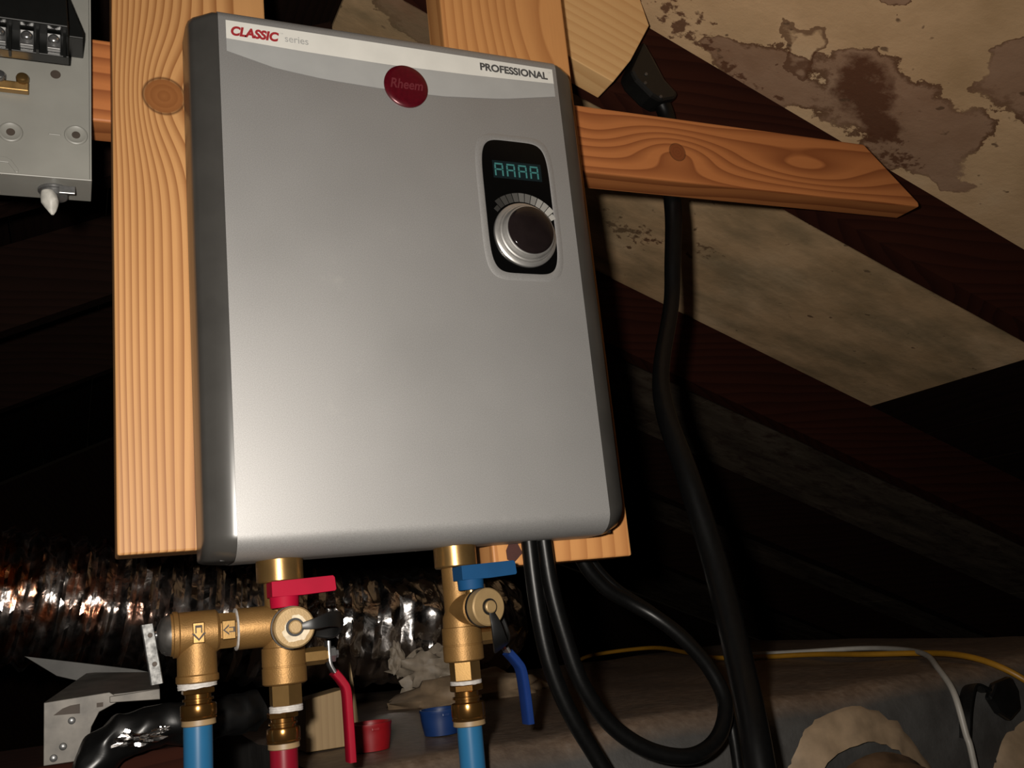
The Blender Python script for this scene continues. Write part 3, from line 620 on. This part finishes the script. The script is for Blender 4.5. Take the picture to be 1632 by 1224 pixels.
def mastic_ring(cx_, cz_, r):
    b = B(); pts = []; N_ = 60
    def R_(a, k): return r*(1+.07*noise.noise(Vector((math.cos(a)*2.2, math.sin(a)*2.2, k+cx_))) + .03*noise.noise(Vector((math.cos(a)*9, math.sin(a)*9, k))))
    rows = []
    for q, d in ((1.0, .0), (.97, .005), (.88, .010), (.78, .014), (.70, .018)):
        rows.append([(cx_+R_(2*math.pi*i/N_, 1)*q*math.cos(2*math.pi*i/N_), .090-d-.004*noise.noise(Vector((i*.6, q*9, cx_))), cz_+R_(2*math.pi*i/N_, 1)*q*math.sin(2*math.pi*i/N_)) for i in range(N_)])
    b.grid(rows, True); return b
for cx_, cz_, r in ((.716,.953,.110),(.985,.915,.108)):
    mastic_ring(cx_, cz_, r).build('mastic_seal', M['mastic'], plen, 60)
    b = B(); pr = []
    for i in range(16): pr.append((i*.010, .0755 + (.003 if i % 2 else 0) - .0004*i))
    b.lathe(pr, (cx_, .082, cz_-.002), (0,-.94,-.34), 40); b.build('duct_collar', M['collar'], plen, 40)
b = B(); b.prism([(.905,1.048),(.918,1.062),(.945,1.066),(.952,1.050),(.950,1.030),(.930,1.020),(.915,1.030)], .074, .083); b.build('tape_patch', M['tape_black'], plen, 0, .003)
b = B()
for i in range(1): b.tube(spline([(.862,.080,1.012),(.872,.078,1.045),(.890,.082,1.062),(.908,.080,1.055)], 8), .009, 12, .002, (0,1,0))
b.build('tape_patch', M['tape_black'], plen, 40)

# ------------------------------------------------------------------ foil flex duct and mastic at its end
def flex():
    ctl = spline([(-.62,.62,1.34),(-.35,.64,1.315),(-.08,.68,1.272),(.15,.70,1.228),(.33,.71,1.198),(.47,.715,1.182),(.56,.74,1.176),(.615,.82,1.172),(.63,.95,1.17),(.63,1.15,1.165)], 60)
    path, acc, nxt = [], 0, 0                          # even steps of 4.5 mm along the run
    for p, q in zip(ctl, ctl[1:]):
        acc += (q-p).length
        if acc >= nxt: path.append(q); nxt += .0045
    rnd = random.Random(3); rows, u, nseg = [], Vector((0,0,1)), 60
    for i, p in enumerate(path):
        t = (path[min(i+1,len(path)-1)]-path[max(i-1,0)]).normalized()
        u = (u-t*u.dot(t)).normalized(); v = t.cross(u); ring = []
        soft = min(1, max(0, (p.x-.20)/.15))
        for k in range(nseg):
            a = 2*math.pi*(k+(.5 if i % 2 else 0))/nseg
            q = u*math.cos(a)+v*math.sin(a); w_ = p+q*.085
            rib = math.sin(2*math.pi*(i*.0045/.028 - k/nseg + .25*noise.noise(w_*9)))
            r = .083 + (.0048-.0028*soft)*rib + (.0040+.0030*soft)*noise.noise(w_*21) + (.0042+.0006*soft)*noise.noise(w_*46+Vector((0,i*.03,0))) + .0016*noise.noise(w_*115) + rnd.uniform(-.0004,.0004)
            ring.append(p+q*r+t*rnd.uniform(-.0006,.0006))
        rows.append(ring)
    b = B(); n = nseg
    vs_ = [p for r_ in rows for p in r_]; fs = []
    for i in range(len(rows)-1):
        for k in range(n):
            a_, b_, c_, d_ = i*n+k, i*n+(k+1)%n, (i+1)*n+(k+1)%n, (i+1)*n+k
            fs += [(a_,b_,d_),(b_,c_,d_)] if i % 2 == 0 else [(a_,b_,c_),(a_,c_,d_)]
    b.add(vs_, fs + [list(range(n))[::-1], list(range(len(vs_)-n, len(vs_)))]); return b
tag(flex().build('flexible_duct', M['foil'], None, 24, 0, False), 'crinkled silver foil flexible duct running behind the brass valves', 'duct')
def lump(cx_, cy_, cz_, rx, ry, rz, amp, seed):
    rows = []
    for i in range(17):
        ph = math.pi*i/16
        rows.append([Vector((cx_,cy_,cz_))+Vector((rx*math.sin(ph)*math.cos(a), ry*math.sin(ph)*math.sin(a), rz*math.cos(ph)))*(1+amp*noise.noise(Vector((math.sin(ph)*math.cos(a)*2.4+seed, math.sin(ph)*math.sin(a)*2.4, math.cos(ph)*2.4)))+amp*.4*noise.noise(Vector((math.sin(ph)*math.cos(a)*7, math.sin(ph)*math.sin(a)*7+seed, math.cos(ph)*7)))) for a in [2*math.pi*k/32 for k in range(32)]])
    b = B(); b.grid(rows, True); return b
ms = plen
lump(.495,.565,1.082,.105,.055,.030,.35,1).build('mound', M['mastic'], ms, 60)
lump(.458,.610,1.118,.050,.020,.028,.75,4).build('smear', M['mastic_grey'], ms, 60)
lump(.412,.618,1.140,.010,.008,.020,.5,9).build('smear', M['mastic_grey'], ms, 60)
lump(.500,.615,1.130,.020,.014,.024,.7,13).build('smear', M['mastic_grey'], ms, 60)

# ------------------------------------------------------------------ loose things on the plenum
def thread_cap(x, y, mat, label, tilt):
    t = thing('thread_cap', (x, y, 1.081), label, 'cap', 'plastic thread caps on the plenum')
    b = B(); prof_ = [(.0,.0150),(.0005,.0165),(.014,.0188),(.021,.0194),(.0225,.0200),(.0245,.0200),(.0245,.0178),(.0225,.0170),(.003,.0145),(.003,.001)]
    b.lathe(prof_, (x,y,1.081), (0,0,1), 40); b.build('shell', mat, t, 40)
    b = B(); b.box(x-.004,x+.004,y-.0195,y-.0165,1.099,1.1025); b.build('pull_tab', mat, t, 0, .001)
    t.rotation_euler = (tilt[0], tilt[1], 0); t.location.z += tilt[2]; return t
thread_cap(.2530, .200, M['red_cap'], 'red plastic thread cap lying on the plenum beside the wood offcut', (0,0,0))
thread_cap(.3330, .232, M['blue_cap'], 'blue plastic thread cap lying on the plenum behind the blue pipe', (0,0,0))
M['wood_block'] = wood('pale_block', (0.248, 0.1674, 0.0806), (0.1612, 0.0961, 0.0403), 0, 2, 160, (), 0, .6, .5)
b = B(); b.prism([(.2040,1.081),(.2490,1.081),(.2530,1.1335),(.2440,1.1345),(.2060,1.1290)], .255, .293); tag(b.build('wood_offcut', M['wood_block'], None, 0, .0008), 'short pale wood offcut standing on the plenum behind the red lever', 'wood offcut')
b = B(); b.prism([(.2555,1.081),(.2620,1.081),(.2590,1.1300),(.2560,1.1580)], .270, .276); tag(b.build('wood_splinter', M['wood_block'], None, 0, 0), 'thin upright wood splinter beside the pale offcut', 'splinter')

b = B(); b.tube(spline([(.88,1.0,1.07),(.905,.975,1.0865),(.97,.86,1.094),(.95,.72,1.089),(.90,.58,1.087),(.918,.488,1.086),(.95,.395,1.087),(.955,.30,1.087),(.970,.224,1.087),(.950,.15,1.088),(.945,.10,1.080),(.957,.068,1.060),(.985,.060,1.03),(1.0,.06,.95),(1.0,.06,.60)], 9), .0036, 12)
tag(b.build('thermostat_wire', M['yellow_wire'], None, 50), 'yellow wire lying along the plenum top', 'wire')
b = B(); b.tube(spline([(.93,.56,1.087),(.97,.46,1.0875),(1.02,.375,1.0875),(1.0,.28,1.088),(.945,.19,1.088),(.8916,.125,1.080),(.858,.078,1.060),(.851,.066,1.020),(.850,.062,.985),(.848,.060,.80),(.848,.060,.60)], 9), .0034, 12)
tag(b.build('thermostat_wire', M['white_wire'], None, 50), 'white wire bending down over the plenum edge', 'wire')

# ------------------------------------------------------------------ metalwork and taped line at lower left
b = B(); b.box(-.30, .11, .199, .40, 1.02, 1.1095); tag(b.build('support_block', M['dark_wood'], None, 0, .002), 'dark timber block under the galvanised bracket', 'timber')
br = thing('galvanised_bracket', (.02,.25,1.1095), 'dull galvanised metal bracket with slots behind the black taped line', 'bracket')
b = B()
out = [(-.020,1.1095),(-.020,1.159),(.004,1.160),(.030,1.161),(.034,1.158),(.036,1.152),(.022,1.146),(.016,1.135),(.012,1.1095)]
b.prism(out, .200, .2016); plate = b.build('face_plate', M['galv'], br, 0, .0005)
b = B(); b.prism([(-.0128,1.1480),(-.006,1.1525),(.0000,1.1542),(.0072,1.1546),(.0072,1.1470)], .1992, .2003); b.build('slot', M['hole'], plate, 0)
b = B(); b.box(.0200,.0250,.1992,.2003,1.1500,1.1535); b.build('slot', M['hole'], plate, 0)
for sx, sz in ((-.0055,1.1225),(-.0125,1.1145),(.001,1.142)):
    b = B(); b.lathe([(0,.0030),(.0012,.0026),(.0018,.0012)], (sx,.200,sz), (0,-1,0), 14); b.build('rivet', M['zinc'], plate, 40)
b = B(); b.prism([(.030,1.1525),(.070,1.1500),(.070,1.1590),(.030,1.1575)], .197, .200); b.build('side_arm', M['galv'], br, 0, .0005)
b = B(); b.add([(-.020,.2016,1.159),(.070,.200,1.159),(.075,.30,1.170),(.015,.34,1.176),(-.020,.2016,1.1575),(.070,.200,1.1575),(.075,.30,1.1685),(.015,.34,1.1745)], [(0,1,2,3),(7,6,5,4),(0,4,5,1),(1,5,6,2),(2,6,7,3),(3,7,4,0)]); b.build('top_plate', M['galv'], br, 0, .0004)
fl_pts = [(-.040,1.1975),(.0,1.188),(.060,1.1735),(.076,1.168),(.070,1.1660),(.014,1.1665),(-.012,1.1760)]
b = B(); b.prism(fl_pts, .335, .3370); b.build('bent_flap', plain('dark_tin', (0.0468, 0.0451, 0.0413), .6, .2, .2, 40), br, 0, .0004)
tl_ = thing('taped_line', (.05,.17,1.10), 'black taped refrigerant line with a torn shiny foil patch', 'pipe')
b = B(); b.tube(spline([(.150,.20,1.130),(.105,.182,1.128),(.070,.170,1.130),(.045,.168,1.1285),(.024,.170,1.118),(.010,.172,1.090),(.002,.174,1.04),(.000,.176,.90),(.000,.178,.60)], 14), .0165, 24)
for p in b.v: p += Vector((noise.noise(p*60), noise.noise(p*60+Vector((7,0,0))), noise.noise(p*60+Vector((0,9,0)))))*.005
b.build('tape_wrap', M['tape_black'], tl_, 45)
b = lump(.050,.1545,1.1250,.019,.005,.006,.8,21); b.build('foil_patch', M['foil_silver'], tl_, 20)
b = lump(.068,.1540,1.1290,.006,.003,.002,.8,25); b.build('foil_patch', M['foil_silver'], tl_, 20)
